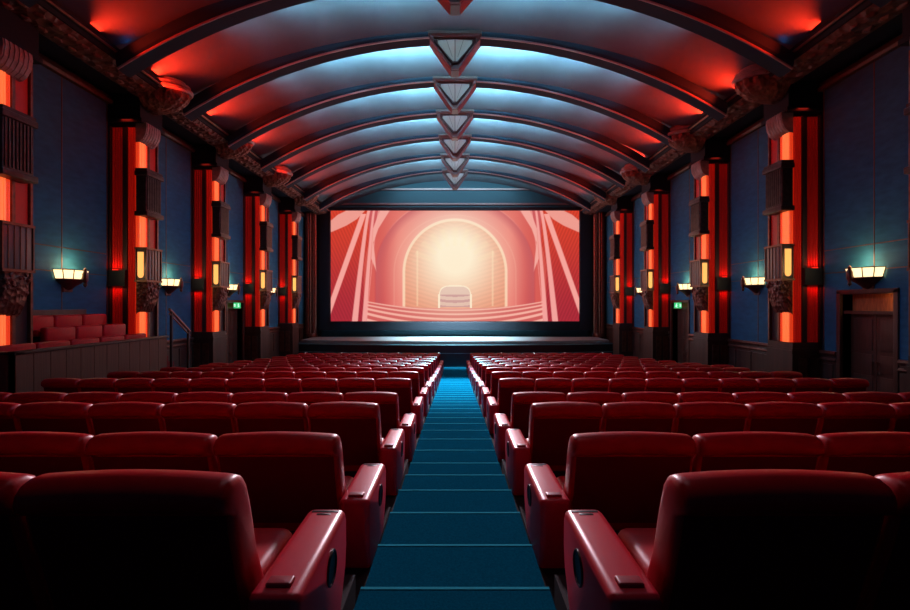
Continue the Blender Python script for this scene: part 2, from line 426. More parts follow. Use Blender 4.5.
# ------------------------------------------------------------------ pilasters (glowing art deco columns)
def flutes(mb, x0, x1, yc, z0, z1, n, depth, s=1):
    """row of half-round vertical rods on a camera-facing face"""
    wd = (x1-x0)/n
    for k in range(n):
        cx = x0+wd*(k+.5); P = []
        for j in range(9):
            a = PI*j/8; P.append((cx+abs(wd)/2*.96*math.cos(a), yc-depth*math.sin(a)))
        mb.prism(P, z0, z1, 'z')
def pilaster(s):
    r = empty('light_column', (0, 0, 0))
    # local: x from the column's hall face (0) towards the wall (+.8) times s; y depth 0..1.0; z relative to the eye
    X = lambda a: s*a
    def bx(mb, xa, xb, *q, **k): return mb.box(X(xa), X(xb), *q, **k)
    m = MB(); bx(m, .03, .80, .06, 1.0, -1.05, 5.45); m.build('shaft', PIL, r)
    m = MB(); bx(m, -.04, .80, -.04, 1.06, -3.0, -1.22); bx(m, -.02, .80, -.02, 1.04, -1.22, -1.06)
    bx(m, -.07, .80, -.07, 1.09, -1.36, -1.28); 
    pl = m.build('plinth', BROWN, r)
    m = MB(); bx(m, .12, .36, -.07, -.035, -2.7, -1.5); bx(m, .46, .70, -.07, -.035, -2.7, -1.5); m.build('plinth_panel', BRONZE, pl)
    # orange fluted glass on the hall face
    m = MB(); N = 7; y0, y1 = .03, .46; L = []
    prof = []
    for k in range(N):
        c = y0+(y1-y0)*(k+.5)/N; hw = (y1-y0)/N/2
        for j in range(5):
            a = PI*j/4; prof.append((X(-.02-.035*math.sin(a)), c-hw*math.cos(a)))
    prof += [(X(.03), y1), (X(.03), y0)]
    m.prism(prof, -1.05, 5.2, 'z'); m.build('orange_glass_panel', ORANGE, r)
    m = MB()
    for k in range(4): m.tube([(X(-.05), .09+.07*k, -1.05), (X(-.05), .09+.07*k, 5.2)], .032, 8)
    m.build('light_tubes', CORE, r)
    m = MB(); bx(m, -.06, .06, .48, .56, -1.05, 5.3); bx(m, -.05, .03, .94, 1.0, -1.05, 5.3); m.build('divider', BRONZE, r)
    m = MB(); bx(m, -.0, .03, .58, .92, 1.7, 5.2); m.build('red_side_glass', REDG, r)
    # camera-facing face: red fluted panels and light strips
    m = MB(); flutes(m, min(X(.05), X(.26)), max(X(.05), X(.26)), .06, -1.05, 5.3, 3, .06)
    m.build('red_glass_panel', mat('red_glass_near', (.5, .02, .01), .4, emit=(1, .016, .004), es=.12) if 'red_glass_near' not in bpy.data.materials else bpy.data.materials['red_glass_near'], r)
    m = MB(); flutes(m, min(X(.42), X(.74)), max(X(.42), X(.74)), .06, 1.02, 5.3, 4, .05); flutes(m, min(X(.42), X(.74)), max(X(.42), X(.74)), .06, -1.05, .58, 4, .05)
    m.build('red_fluted_panel', REDG, r)
    m = MB(); bx(m, .27, .41, .0, .06, -1.05, 5.35, b=.01); bx(m, .75, .82, -.02, .06, -1.05, 5.35, b=.01); m.build('dark_rib', PIL, r)
    m = MB(); bx(m, .28, .84, -.09, .06, .60, 1.0, b=.02); bx(m, .26, .86, -.11, .06, .56, .61); bx(m, .26, .86, -.11, .06, .98, 1.03)
    m.build('cross_band', DARKM, r)
    m = MB(); bx(m, .50, .66, -.075, -.045, 1.035, 1.06); m.build('uplight', REDSTRIP, r)
    # upper cap block
    m = MB(); bx(m, -.16, .80, -.06, 1.02, 5.45, 6.30); bx(m, -.22, .82, -.10, 1.06, 5.42, 5.55); m.build('cap_block', CORBASE, r)
    # rounded grey bracket above the orange glass
    m = MB(); P = [(0.03, 5.45), (-.28, 5.45), (-.30, 5.32), (-.27, 5.12), (-.18, 4.96), (-.08, 4.88), (.03, 4.86)]
    m.prism([(X(a), b) for a, b in P], .02, .72, 'y')
    for k in range(6): m.prism([(X(a-.015 if a < 0 else a), b) for a, b in P], .06+.11*k, .12+.11*k, 'y')
    m.build('top_bracket', STONE, r, ang=20)
    # dark ornament box
    m = MB(); bx(m, -.30, .02, .0, .74, 2.78, 3.92, b=.03)
    for k in range(8): bx(m, -.325, -.29, .04+.085*k, .085+.085*k, 2.85, 3.85)
    for z in (2.66, 3.86): bx(m, -.36, .03, -.05, .79, z, z+.14, b=.02)
    bx(m, -.33, .02, -.02, .76, 3.98, 4.08)
    m.build('ornament_box', bpy.data.materials['dark_bronze'] if 'dark_bronze' in bpy.data.materials else mat('dark_bronze', (.045, .03, .028), .4, .6, noise=(8, .4, (1,1,1))), r)
    # lantern
    la = MB(); bx(la, -.30, .02, .0, .70, .72, 1.70, b=.03); la = la.build('lantern', LANTG, r)
    m = MB()
    P = [(X(.0), .84)]
    for j in range(9):
        a = PI*j/8; P.append((X(-.14+.085*math.cos(a)), .86-.09*math.sin(a)))
    P = [(X(-.055), 1.58), (X(-.055), .90)] + [(X(-.14+.085*math.cos(-PI*j/8)), .90-.09*math.sin(PI*j/8)) for j in range(1, 8)] + [(X(-.225), .90), (X(-.225), 1.58)]
    m.prism(P, -.02, .01, 'y'); m.build('amber_pane', AMBER, la)
    m = MB()
    for z in (.69, 1.66): bx(m, -.34, .03, -.035, .735, z, z+.06)
    for (a, y) in ((-.32, -.02), (-.32, .70), (-.02, -.02)): bx(m, a, a+.035, y, y+.03, .70, 1.70)
    for k in range(4): bx(m, -.315, -.295, .12+.14*k, .135+.14*k, .74, 1.66)
    m.build('lantern_frame', BRONZE, la)
    # carved foliage bracket
    m = MB(); P = [(.02, .70), (-.30, .70), (-.33, .55), (-.29, .25), (-.22, .02), (-.12, -.18), (.02, -.28)]
    loops = []
    for y, q in ((.02, .75), (.06, .95), (.35, 1.0), (.62, .95), (.67, .75)):
        loops.append([(X(a*q), y, .20+(b-.20)*(.9+.1*q)) for a, b in P])
    m.loft(loops)
    random.seed(3)
    for k in range(46):
        y = .06+random.random()*.56; z = -.12+random.random()*.76; t = (z+.28)/.98
        a = -.04-.27*min(1, t*1.35); rr = .035+.025*random.random(); L = []
        for j in range(4):
            th = PI/2*j/3; rad = rr*math.cos(th)+.002
            L.append([(X(a-rr*.8*math.sin(th)), y+rad*math.cos(q*PI/3), z+rad*math.sin(q*PI/3)) for q in range(6)])
        m.loft(L)
    for k in range(14):   # same foliage seen from behind the hall, on the near side
        z = -.02+k*.048; t = (z+.28)/.98; a = -.05-.2*min(1, t*1.3)*(.4+.5*(k % 3)/2); rr = .045; L = []
        for j in range(4):
            th = PI/2*j/3; rad = rr*math.cos(th)+.002
            L.append([(X(a)+rad*math.cos(q*PI/3), .04-rr*.8*math.sin(th), z+rad*math.sin(q*PI/3)) for q in range(6)])
        m.loft(L)
    m.build('carved_bracket', CARVED, r)
    return r
def corbel(s):
    r = empty('shell_corbel', (0, 0, 0)); m = MB(); X = lambda a: s*a
    # lower carved bowl: quarter shell reaching into the hall
    NU, NV = 33, 12; L = []
    for j in range(NV+1):
        ph = PI/2*j/NV; lo = []
        for i in range(NU):
            th = -PI/2+PI*i/(NU-1); fl = 1+.035*math.cos(16*th)
            rr = math.cos(ph)*fl+.001
            lo.append((X(-1.15*rr*math.cos(th)), .62*rr*math.sin(th), -.58*math.sin(ph)))
        L.append(lo)
    m.loft(L); m.build('carved_bowl', CARVED, r, ang=60)
    m = MB(); 
    for (z, R1, R2, h) in ((0.0, 1.26, .72, .13), (.15, 1.18, .66, .12), (.29, 1.04, .56, .10)):
        lo = []
        for zz, g in ((z, .97), (z+h*.3, 1.0), (z+h*.8, 1.0), (z+h, .96)):
            lo.append([(X(-R1*g*math.cos(-PI/2+PI*i/32)), R2*g*math.sin(-PI/2+PI*i/32), zz) for i in range(33)])
        m.loft(lo)
    m.build('shell_rim', STONE, r)
    return r
ordw = ['nearest', 'second nearest', 'third', 'fourth', 'farthest']
for s, lst, side in ((-1, PIL_L, 'left'), (1, PIL_R[1:], 'right')):
    p0 = pilaster(s); c0 = corbel(s)
    full = lst
    for i, d in enumerate(full):
        area('column_red_light', (s*10.06, d-.10, CZ+1.10), (s*10.06, d+.02, CZ+3.6), (1, .03, .012), 2, .35, .12)
        area('column_red_light', (s*10.06, d-.10, CZ+.50), (s*10.06, d+.02, CZ-1.5), (1, .03, .012), 1.5, .35, .12)
        area('column_red_light', (s*9.72, d-.12, CZ+5.5), (s*9.72, d+.05, CZ+3), (1, .03, .012), 2, .3, .1)
        p = p0 if i == 0 else copy_tree(p0); p.location = (s*9.5, d, CZ); p['group'] = 'glowing columns along the side walls'
        if s > 0 and i == 0:
            lab = 'orange lit column just outside the right edge, beyond the nearest blue panel'
        else:
            j = i if s < 0 else i-1
            lab = {-1: ['orange and red lit column cut by the left edge of the photo', 'orange and red lit column on left wall, beyond the raised seating box',
                        'orange and red lit column on left wall, just before the exit door', 'orange and red lit column on left wall, just past the exit door',
                        'orange and red lit column on left wall, closest to the screen'],
                   1: ['orange and red lit column on right wall, beside the large near door', 'orange and red lit column on right wall, just before the exit door',
                       'orange and red lit column on right wall, just past the exit door', 'orange and red lit column on right wall, closest to the screen']}[s][j]
        tag(p, lab, 'column')
        if i == 0: continue
        c = c0 if i == 1 else copy_tree(c0); c.location = (s*9.30, d+.35, CZ+6.42); c['group'] = 'shell corbels under the ceiling'
        tag(c, ('carved shell corbel above the ' + (ordw[i] if s < 0 else (['hidden nearest', 'nearest', 'second nearest', 'third', 'farthest'][i])) + ' lit column of the ' + side + ' wall'), 'corbel')

# ------------------------------------------------------------------ wall sconces
def sconce(s):
    r = empty('wall_sconce', (0, 0, 0)); X = lambda a: s*a
    def ring(rad, z, n=6, k=1.0): return [(X(-rad*k*math.cos(-PI/2+PI*i/n)*.82), rad*math.sin(-PI/2+PI*i/n), z) for i in range(n+1)]
    g = MB(); lo, hi, li, hj = ring(.42, .02), ring(.50, .25), ring(.40, .02), ring(.48, .25)
    g.loft([lo, hi, hj, li], cap=False, closed=False); g.build('glass_shade', SHADE, r, ang=10)
    m = MB()
    m.loft([ring(.02, -.27), ring(.10, -.24), ring(.20, -.15), ring(.36, -.05), ring(.45, .0), ring(.45, .025), ring(.40, .025)])
    for i in range(7):
        a = ring(.425, .02)[i]; b = ring(.505, .26)[i]; m.tube([a, b], .012, 6)
    m.tube(ring(.505, .255), .012, 6); m.build('bronze_bowl', BRONZE, r, ang=20)
    m = MB(); m.lathe(X(-.45), 0, [(.005, -.20), (.05, -.14), (.03, -.08), (.07, .0), (.07, .16), (.03, .24), (.04, .28), (.005, .33)], 10); m.build('finial', BRONZE, r)
    m = MB(); m.box(0, X(.06), -.16, .16, -.32, .30, .02); m.build('back_plate', BRONZE, r)
    return r
SL = [12.7, 17.15, 21.7, 26.3]; SR = [11.9, 16.3, 21.1, 26.0]
for s, lst, side in ((-1, SL, 'left'), (1, SR, 'right')):
    p0 = sconce(s)
    for i, d in enumerate(lst):
        o = p0 if i == 0 else copy_tree(p0); o.location = (s*(W-.07), d, CZ+.66); o['group'] = 'warm wall sconces'
        where = {-1: ['above the raised seating box', 'behind the sloping handrail', 'above the exit door', 'closest to the screen'],
                 1: ['above the large brown double door', 'between the two nearest lit columns', 'above the exit door', 'closest to the screen']}[s][i]
        tag(o, 'glass bowl sconce on the %s wall, %s' % (side, where), 'lamp')
        point('sconce_lamp', (s*(W-.30), d, CZ+.88), (1, .62, .28), 10, .08)
        point('sconce_lamp', (s*(W-.30), d, CZ+1.15), (1, .66, .34), 11, .15)

# blue-ish light on the wall panels comes from the added fill spots

# ------------------------------------------------------------------ doors
def door(n, s, a, b, top, head):
    f = empty('door_%d' % n, (s*W, (a+b)/2, CZ-fh((a+b)/2))); f['kind'] = 'structure'
    o = Vector(f.location); zf = o.z
    def bx(mb, x0, x1, y0, y1, z0, z1, **k):
        return mb.box(s*x0-o.x, s*x1-o.x, y0-o.y, y1-o.y, z0-o.z, z1-o.z, **k)
    m = MB(); T = CZ+top
    bx(m, W-.08, W+.3, a-.12, a, zf, T+.1, b=.01); bx(m, W-.08, W+.3, b, b+.12, zf, T+.1, b=.01); bx(m, W-.08, W+.3, a-.12, b+.12, T, T+.12, b=.01)
    bx(m, W+.02, W+.3, a, b, CZ+head-.04, CZ+head+.04); m.build('door_frame', DOORM, f)
    m = MB(); bx(m, W+.26, W+.30, a, b, CZ+head+.04, T); m.build('transom_panel', mat('transom_wood%d' % n, (.40, .13, .04), .4, noise=(5, .3, (1, 5, 1))), f)
    c = (a+b)/2
    for (p, q) in ((a, c-.006), (c+.006, b)):
        m = MB(); bx(m, W+.22, W+.28, p, q, zf+.02, CZ+head-.04)
        H = CZ+head-.04-zf
        for (u, v) in ((.06, .36), (.40, .58), (.62, .95)):
            bx(m, W+.205, W+.225, p+.10, q-.10, zf+H*u, zf+H*v, b=.008)
        l = m.build('door_leaf', DOORM, f)
        hm = MB(); yy = q-.07 if q < c else p+.07
        hm.tube([(s*(W+.16)-o.x, yy-o.y, zf+.9-o.z), (s*(W+.16)-o.x, yy-o.y, zf+1.25-o.z)], .014, 8)
        for z in (.93, 1.22): hm.tube([(s*(W+.16)-o.x, yy-o.y, zf+z-o.z), (s*(W+.22)-o.x, yy-o.y, zf+z-o.z)], .01, 6)
        hm.build('door_handle', BRONZE, l)
    return f
door(1, 1, *DOORS_R[0]); door(2, 1, *DOORS_R[1]); door(3, -1, *DOORS_L[0])
point('transom_lamp', (W+.12, 11.32, CZ+.17), (1, .5, .16), 5, .03)
def exit_sign(s, y):
    r = empty('exit_sign', (s*(W-.085), y, CZ-.02)); m = MB(); X = lambda a: s*a
    m.box(X(0), X(-.10), -.27, .27, -.13, .13, .015); m.build('housing', GREEN, r)
    m = MB(); q = -.105      # running figure and doorway
    for (y0, z0, y1, z1, t) in ((0, .03, .02, -.03, .03), (.0, .03, .07, .01, .012), (.0, .03, -.06, .0, .012), (.02, -.03, .09, -.06, .014), (.02, -.03, -.05, -.09, .014)):
        m.tube([(X(q), y0, z0), (X(q), y1, z1)], t, 6)
    m.lathe(X(q), 0, [(.003, .045), (.022, .055), (.022, .075), (.003, .09)], 8); m.build('running_figure', PALE, r)
    # face towards the back of the hall too
    m = MB(); m.box(X(-.03), X(-.09), -.276, -.268, -.06, .07); m.build('door_symbol', PALE, r)
    tag(r, 'small green lit exit sign over the door of the %s wall' % ('right' if s > 0 else 'left'), 'sign', 'green exit signs')
    return r
exit_sign(1, 21.9); exit_sign(-1, 22.4)

# ------------------------------------------------------------------ screen
import numpy as np
def srgb(c): 
    c = np.clip(np.array(c, float)/255, 0, 1); return np.where(c <= .04045, c/12.92, ((c+.055)/1.055)**2.4)
def picture(NX, NY):
    HWp, HHp = 124.5, 111.0
    xs = np.linspace(-HWp, HWp, NX); ys = np.linspace(HHp, 0, NY)      # bottom row first
    X, Y = np.meshgrid(np.abs(xs), ys)
    def cl(k): return np.array(k, float)
    img = np.zeros((NY, NX, 3)); sm = lambda a, b, t: np.clip((t-a)/(b-a), 0, 1)**2*(3-2*np.clip((t-a)/(b-a), 0, 1))
    def mix(mask, col, soft=1.0):
        nonlocal img; k = (np.clip(mask, 0, 1)*soft)[..., None]; img = img*(1-k)+np.array(col, float)*k
    # drapes
    t = sm(0, 111, Y)[..., None]; img = (1-t)*cl((222, 66, 46))+t*cl((176, 44, 58))
    fold = .5+.5*np.sin((X*1.0+Y*.45)*1.9); img *= (1-.10*fold[..., None])
    seg = lambda x0, y0, x1, y1: x0+(x1-x0)*(Y-y0)/(y1-y0)
    def band(xa, xb, w): return np.clip((X-xa)/w+.5, 0, 1)*np.clip((xb-X)/w+.5, 0, 1)
    # X measured from the centre; convert left-half coordinates c -> X = 134.5 - c/4.69
    Q = lambda c: 134.5-c/4.69
    R = lambda c: (c-48)/4.69
    # region right of the drapes: hall wall
    inner = np.clip((Q(225)-X+ (Y/111-0.0)*2)/1.0, 0, 1)
    wallc = cl((204, 74, 76))*np.ones_like(img)
    g = sm(78, 52, X)[..., None]; wallc = wallc*(1-g)+cl((234, 122, 112))*g
    topg = sm(30, 0, Y)[..., None]; wallc = wallc*(1-.18*topg)+cl((205, 150, 160))*.18*topg
    img = img*(1-inner[..., None])+wallc*inner[..., None]
    # outer arch shading: dark jamb between half-widths 62..82
    R2 = 78.0; cy = 62.0
    re = np.where(Y < cy, np.sqrt(X**2+((Y-cy)*1.06)**2), X)
    mix(np.clip((re-70)/8, 0, 1)*np.clip((80-re)/1.0, 0, 1)*(Y < 97), (192, 82, 88), .75)
    mix(np.clip((re-80)/1.0, 0, 1)*np.clip((92-re)/1.0, 0, 1)*(Y < 97), (222, 96, 84), .55)
    mix(np.clip((re-60)/1, 0, 1)*np.clip((62-re)/1, 0, 1)*(Y < 97), (243, 160, 142), .4)
    # inner arch opening
    ry = 51.5; ri = np.where(Y < 62, np.sqrt(X**2+((Y-62)*.97)**2), X)
    op = np.clip(ry-ri, 0, 1)*(Y < 98)
    inc = cl((232, 136, 106))*np.ones_like(img); ln = .5+.5*np.sin(Y*1.5+X*.45); inc *= (1-.07*ln[..., None])
    img = img*(1-op[..., None])+inc*op[..., None]
    mix(np.clip((ri-49.5)/.8, 0, 1)*np.clip((53-ri)/.8, 0, 1)*(Y < 97), (255, 226, 190), .75)
    mix(np.clip((X-36.5)/.8, 0, 1)*np.clip((39-X)/.8, 0, 1)*(Y > 40)*(Y < 96), (252, 205, 160), .55)
    # floor of the pictured hall with swept stripes
    fl = np.clip((Y-(98-X*X*.0008))/1.0, 0, 1)*(X < Q(217))
    mix(fl, (208, 92, 90))
    for base, k, wd in ((100.0, .0011, 1.0), (104.0, .0012, 1.2), (109.0, .00135, 1.5), (115, .0015, 1.7), (122, .0016, 1.8)):
        c = base-k*X*X
        mix(np.clip((wd-np.abs(Y-c))/.8, 0, 1)*(X < Q(217)), (250, 184, 168), .9)
    # central doorway with steps
    dw = 15.0; rd = np.where(Y < 84, ((X/dw)**4+((84-Y)/8.0)**2)**.5*1.0, X/dw)
    glow = np.clip(1.18*np.exp(-((X/39)**2+((Y-45)/42)**2)), 0, 1)
    img = img*(1-.96*glow[..., None])+cl((255, 250, 226))*.96*glow[..., None]
    glow2 = np.exp(-((X/58)**2+((Y-62)/50)**2))
    img = img*(1-.42*glow2[..., None])+cl((255, 226, 188))*.42*glow2[..., None]
    # sun rays fan in the half dome
    th = np.arctan2(X, 60-Y); ray = (.5+.5*np.cos(th*22))*(ri > 26)*(ri < 44)*(Y < 52)
    mix(ray, (255, 236, 190), .22)
    ins = (rd < 1)*(Y < 97)
    st = .5+.5*np.sin(Y*1.05+X*X*.006)
    mix(ins*1.0, (226, 196, 182), .75); mix(ins*(st > .62)*(Y > 84)*1.0, (196, 142, 142), .65)
    mix((rd >= 1)*(rd < 1.14)*(Y < 98)*1.0, (255, 238, 208), .9)
    # thin swoosh
    sw = np.interp(Y, [0, 18, 32, 48, 62], [Q(300), Q(258), Q(244), Q(246), Q(262)])
    ww = np.interp(Y, [0, 18, 32, 48, 62], [5.5, 3.2, 1.2, 2.5, .2])
    mix(np.clip(ww-np.abs(X-sw), 0, 1)*(Y < 62), (246, 172, 160), .95)
    # drape stripes
    for (x0, x1, w0, w1) in ((Q(226), Q(160), 1.7, 3.2), (Q(250), Q(205), 1.3, 2.6), (Q(272), Q(216), .6, .3)):
        c = x0+(x1-x0)*(Y/111)**.8; wd = w0+(w1-w0)*Y/111
        mix(np.clip(wd-np.abs(X-c)+.3, 0, 1), (248, 168, 160), .95)
    mix(np.clip((Q(172)+0-X)/1, 0, 0), (0, 0, 0))
    c = Q(198)+(Q(48)-Q(198))*((Y-5)/90); mix(np.clip(2.8-np.abs(X-c)*.93+.3, 0, 1)*(Y > 3), (250, 170, 160), .95)
    # pale pelmet swoosh in the top corners
    lo = np.interp(X, [Q(210), Q(170), Q(120), Q(50)], [0, 9, 15.5, 22]); hi = np.interp(X, [Q(115), Q(80), Q(50)], [0, 3.5, 9])
    hi = np.where(X < Q(115), -1, hi); mix(np.clip(lo-Y, 0, 1)*np.clip(Y-hi, 0, 1)*(X > Q(212)), (240, 160, 148), .95)
    # soft bloom
    img = np.clip(img, 0, 255); return srgb(img)
NX, NY = 500, 223
pic = picture(NX, NY)
SW, SZ0, SZ1, SD = 8.56, -1.12, 6.5, 33.1
sr = empty('projection_screen', (0, SD, CZ+SZ0))
tag(sr, 'wide cinema screen showing a glowing red and cream arched hall', 'screen')
V = []
for j in range(NY):
    for i in range(NX): V.append((-SW+2*SW*i/(NX-1), -.02, (SZ1-SZ0)*j/(NY-1)))
Fq = [(j*NX+i, j*NX+i+1, (j+1)*NX+i+1, (j+1)*NX+i) for j in range(NY-1) for i in range(NX-1)]
me = bpy.data.meshes.new('screen_picture'); me.from_pydata(V, [], Fq)
at = me.color_attributes.new('picture', 'FLOAT_COLOR', 'POINT')
rgba = np.ones((NX*NY, 4), np.float32); rgba[:, :3] = pic.reshape(-1, 3); at.data.foreach_set('color', rgba.ravel())
sm_ = bpy.data.materials.new('screen_light'); sm_.use_nodes = True; nt = sm_.node_tree; nt.nodes.clear()
ou = nt.nodes.new('ShaderNodeOutputMaterial'); em = nt.nodes.new('ShaderNodeEmission'); av = nt.nodes.new('ShaderNodeVertexColor'); av.layer_name = 'picture'
em.inputs['Strength'].default_value = 1.0
nt.links.new(av.outputs['Color'], em.inputs['Color']); nt.links.new(em.outputs[0], ou.inputs[0])
sm_.cycles.emission_sampling = 'NONE'
me.materials.append(sm_); so = bpy.data.objects.new('screen_picture', me); COL.objects.link(so); so.parent = sr
m = MB(); m.box(-SW-.02, SW+.02, .0, .08, -.02, SZ1-SZ0+.02); m.build('screen_backing', FRAME, sr)
m = MB(); fw = .82; H = SZ1-SZ0
m.box(-SW-fw, -SW-.02, -.16, .30, -.62, H+.22, .03); m.box(SW+.02, SW+fw, -.16, .30, -.62, H+.22, .03)
m.box(-SW-.02, SW+.02, -.16, .30, H+.02, H+.22, .02); m.box(-SW-.02, SW+.02, -.16, .30, -.62, -.03, .03)
m.build('screen_frame', FRAME, sr)
# the projected picture also lights the hall: same size and average colour as the picture
area('screen_glow_light', (0, SD-.12, CZ+2.7), (0, 0, CZ+1.0), (1.0, .42, .34), 260, 2*SW, 7.4)

# ------------------------------------------------------------------ stage
sg = empty('stage', (0, 28.5, CZ-fh(30)))
tag(sg, 'low stage with pale lit floor and dark front below the screen', 'stage')
def srel(mb): mb.v = [(a, b-28.5, c-(CZ-fh(30))) for a, b, c in mb.v]; return mb
zf = CZ-fh(30)
def curved(x0, x1, yb, bow, z0, z1, yback, n=40):
    P = []
    for i in range(n+1):
        x = x0+(x1-x0)*i/n; P.append((x, yb-bow*(1-(2*x/(x1-x0))**2)))
    P += [(x1, yback), (x0, yback)]
    return P
m = MB(); m.prism(curved(-9.6, 9.6, 29.9, 1.2, 0, 0, 32.9), CZ-2.32, CZ-2.17, 'z'); srel(m).build('stage_floor', STAGEM, sg)
m = MB(); m.prism(curved(-9.9, 9.9, 29.6, 1.2, 0, 0, 32.9), zf, CZ-2.34, 'z'); f = srel(m).build('stage_front', STAGEF, sg)
m = MB(); P = curved(-10.1, 10.1, 29.5, 1.2, 0, 0, 32)[:41]
m.tube([(a, b, CZ-2.37) for a, b in P], .035, 6); m.tube([(a, b-.02, CZ-2.85) for a, b in P], .02, 6); srel(m).build('stage_edge', mat('stage_edge_metal', (.20, .40, .45), .4, .4), sg)
def footlight():
    r = empty('footlight', (0, 0, 0)); m = MB()
    m.lathe(0, 0, [(.09, 0), (.09, .02), (.03, .03), (.03, .10)], 12); m.build('foot', BLACK, r)
    m = MB(); L = []
    for (y, rr) in ((.10, .05), (.05, .08), (-.08, .09), (-.10, .085)): L.append([(rr*math.cos(2*PI*k/12), y, .17+rr*math.sin(2*PI*k/12)) for k in range(12)])
    m.loft(L); m.build('housing', BLACK, r)
    m = MB(); L = []
    for (y, rr) in ((-.10, .05), (-.112, .04), (-.118, .01)): L.append([(rr*math.cos(2*PI*k/12), y, .17+rr*math.sin(2*PI*k/12)) for k in range(12)])
    m.loft(L); m.build('lens', LENS, r); return r
fl0 = footlight(); FX = [-8.7, -6.6, -5.1, -3.3, -.95, 2.7, 4.6, 6.4, 8.6]
for i, x in enumerate(FX):
    o = fl0 if i == 0 else copy_tree(fl0); o.location = (x, 28.05, zf); o.scale = (1, 1, 1); o['group'] = 'footlights before the stage'
    for c in o.children: c.scale = (1, 1, 1)
    tag(o, 'tiny footlight on the floor before the stage, %s' % ['leftmost', 'second from left', 'third from left', 'fourth from left', 'the one at the aisle', 'first right of the aisle', 'second right of the aisle', 'third right of the aisle', 'rightmost'][i], 'footlight')
    for c in o.children: c.location.z = .72
for o in [fl0]: pass
# slim stands so that the lamps stand on the floor
stand = MB(); stand.tube([(0, 0, .0), (0, 0, .74)], .02, 8); stand.lathe(0, 0, [(.12, 0), (.12, .02), (.02, .03)], 12)
stm = None
for o in [x for x in COL.objects if x.name.startswith('footlight')]:
    if o.type != 'EMPTY': continue
    if stm is None: so_ = stand.build('stand', BLACK, o); stm = so_.data
    else:
        so_ = bpy.data.objects.new('stand', stm); COL.objects.link(so_); so_.parent = o
# bronze fluted columns at both sides of the screen
for s in (-1, 1):
    r = empty('fluted_column', (s*9.85, 32.75, CZ-2.17)); m = MB(); L = []
    for z in (0.25, 9.9):
        L.append([((.36+.035*math.cos(14*2*PI*k/84))*math.cos(2*PI*k/84), (.36+.035*math.cos(14*2*PI*k/84))*math.sin(2*PI*k/84), z) for k in range(84)])
    m.loft(L); m.build('shaft', BRONZE, r, ang=50)
    m = MB(); m.lathe(0, 0, [(.46, 0), (.46, .12), (.42, .2), (.38, .26)], 24); m.build('base', BRONZE, r)
    m = MB(); m.lathe(0, 0, [(.38, 9.85), (.46, 10.0), (.5, 10.15), (.5, 10.25)], 24); m.build('capital', BRONZE, r)
    tag(r, 'tall bronze fluted column at the %s side of the screen' % ('left' if s < 0 else 'right'), 'column', 'bronze columns beside the screen')

# ------------------------------------------------------------------ raised seating box on the left
bx0 = empty('seating_box', (-8.35, 11.5, CZ-fh(11.5)))
tag(bx0, 'raised wooden seating box along the left wall with panelled front', 'seating box')
o_ = Vector(bx0.location)
def brel(mb): mb.v = [(a-o_.x, b-o_.y, c-o_.z) for a, b, c in mb.v]; return mb
zb = CZ-fh(14)+.0
m = MB(); m.box(-8.47, -8.35, 9.1, 13.9, CZ-2.6, CZ-.95)
for k in range(12): m.box(-8.352, -8.340, 9.11+.4*k, 9.11+.4*k+.388, CZ-2.6, CZ-.96)
m.box(-W+.1, -8.35, 9.1, 9.2, CZ-2.55, CZ-.95); m.box(-9.45, -8.35, 13.8, 13.9, CZ-2.7, CZ-.95)
brel(m).build('front_panel', BOXWOOD, bx0)
m = MB(); m.box(-8.52, -8.30, 9.05, 13.95, CZ-.95, CZ-.89, .015); m.box(-W+.1, -8.30, 9.05, 9.25, CZ-.95, CZ-.89, .015); brel(m).build('top_rail', BROWN, bx0)
m = MB(); m.box(-9.1, -8.47, 9.2, 13.8, CZ-2.0, CZ-1.50); m.box(-10.1, -9.1, 11.0, 13.8, CZ-2.0, CZ-1.50); m.box(-10.1, -9.15, 11.0, 13.8, CZ-1.5, CZ-1.22); m.box(-10.1, -9.62, 11.0, 13.8, CZ-1.22, CZ-.95); brel(m).build('tier', FLOORM, bx0)
m = MB(); m.box(-10.23, -10.13, 10.95, 13.2, CZ-1.3, CZ-.12, .01); brel(m).build('rear_parapet', BROWN, bx0)
def bench(L, wd=.52):
    r = empty('bench_seat', (0, 0, 0)); m = MB(); m.rbox(-.05, wd-.17, -L/2, L/2, .22, .36, .05); m.build('seat_cushion', LEATHER, r)
    b = MB(); b.rbox(-.16, .02, -L/2, L/2, .20, .70, .06); bo = b.build('backrest', LEATHER, r)
    m = MB()
    m.box(-.06, wd-.20, -L/2+.05, L/2-.05, .0, .22); m.build('base', BASEM, r)
    return r
def cushion(L):
    r = empty('bench_cushion', (0, 0, 0)); return r
bl = ['front tier', 'middle tier', 'back tier']
b0 = bench(.88)
first = True
tiers = [(-8.88, CZ-1.50, 9.72, 5, 0), (-9.42, CZ-1.22, 11.46, 3, 1), (-9.96, CZ-.95, 11.46, 3, 2)]
for (x, z, y0, n, ti) in tiers:
    for k in range(n):
        o = b0 if first else copy_tree(b0); first = False
        o.location = (x+.02, y0+.905*k, z); o['group'] = 'red benches in the raised seating box'
        pos = {5: ['nearest', 'second nearest', 'middle', 'second farthest', 'farthest'], 2: ['nearer', 'farther'], 3: ['nearest', 'middle', 'farthest']}[n][k]
        tag(o, 'red bench on the %s of the raised box, %s of its row' % (bl[ti], pos), 'bench')
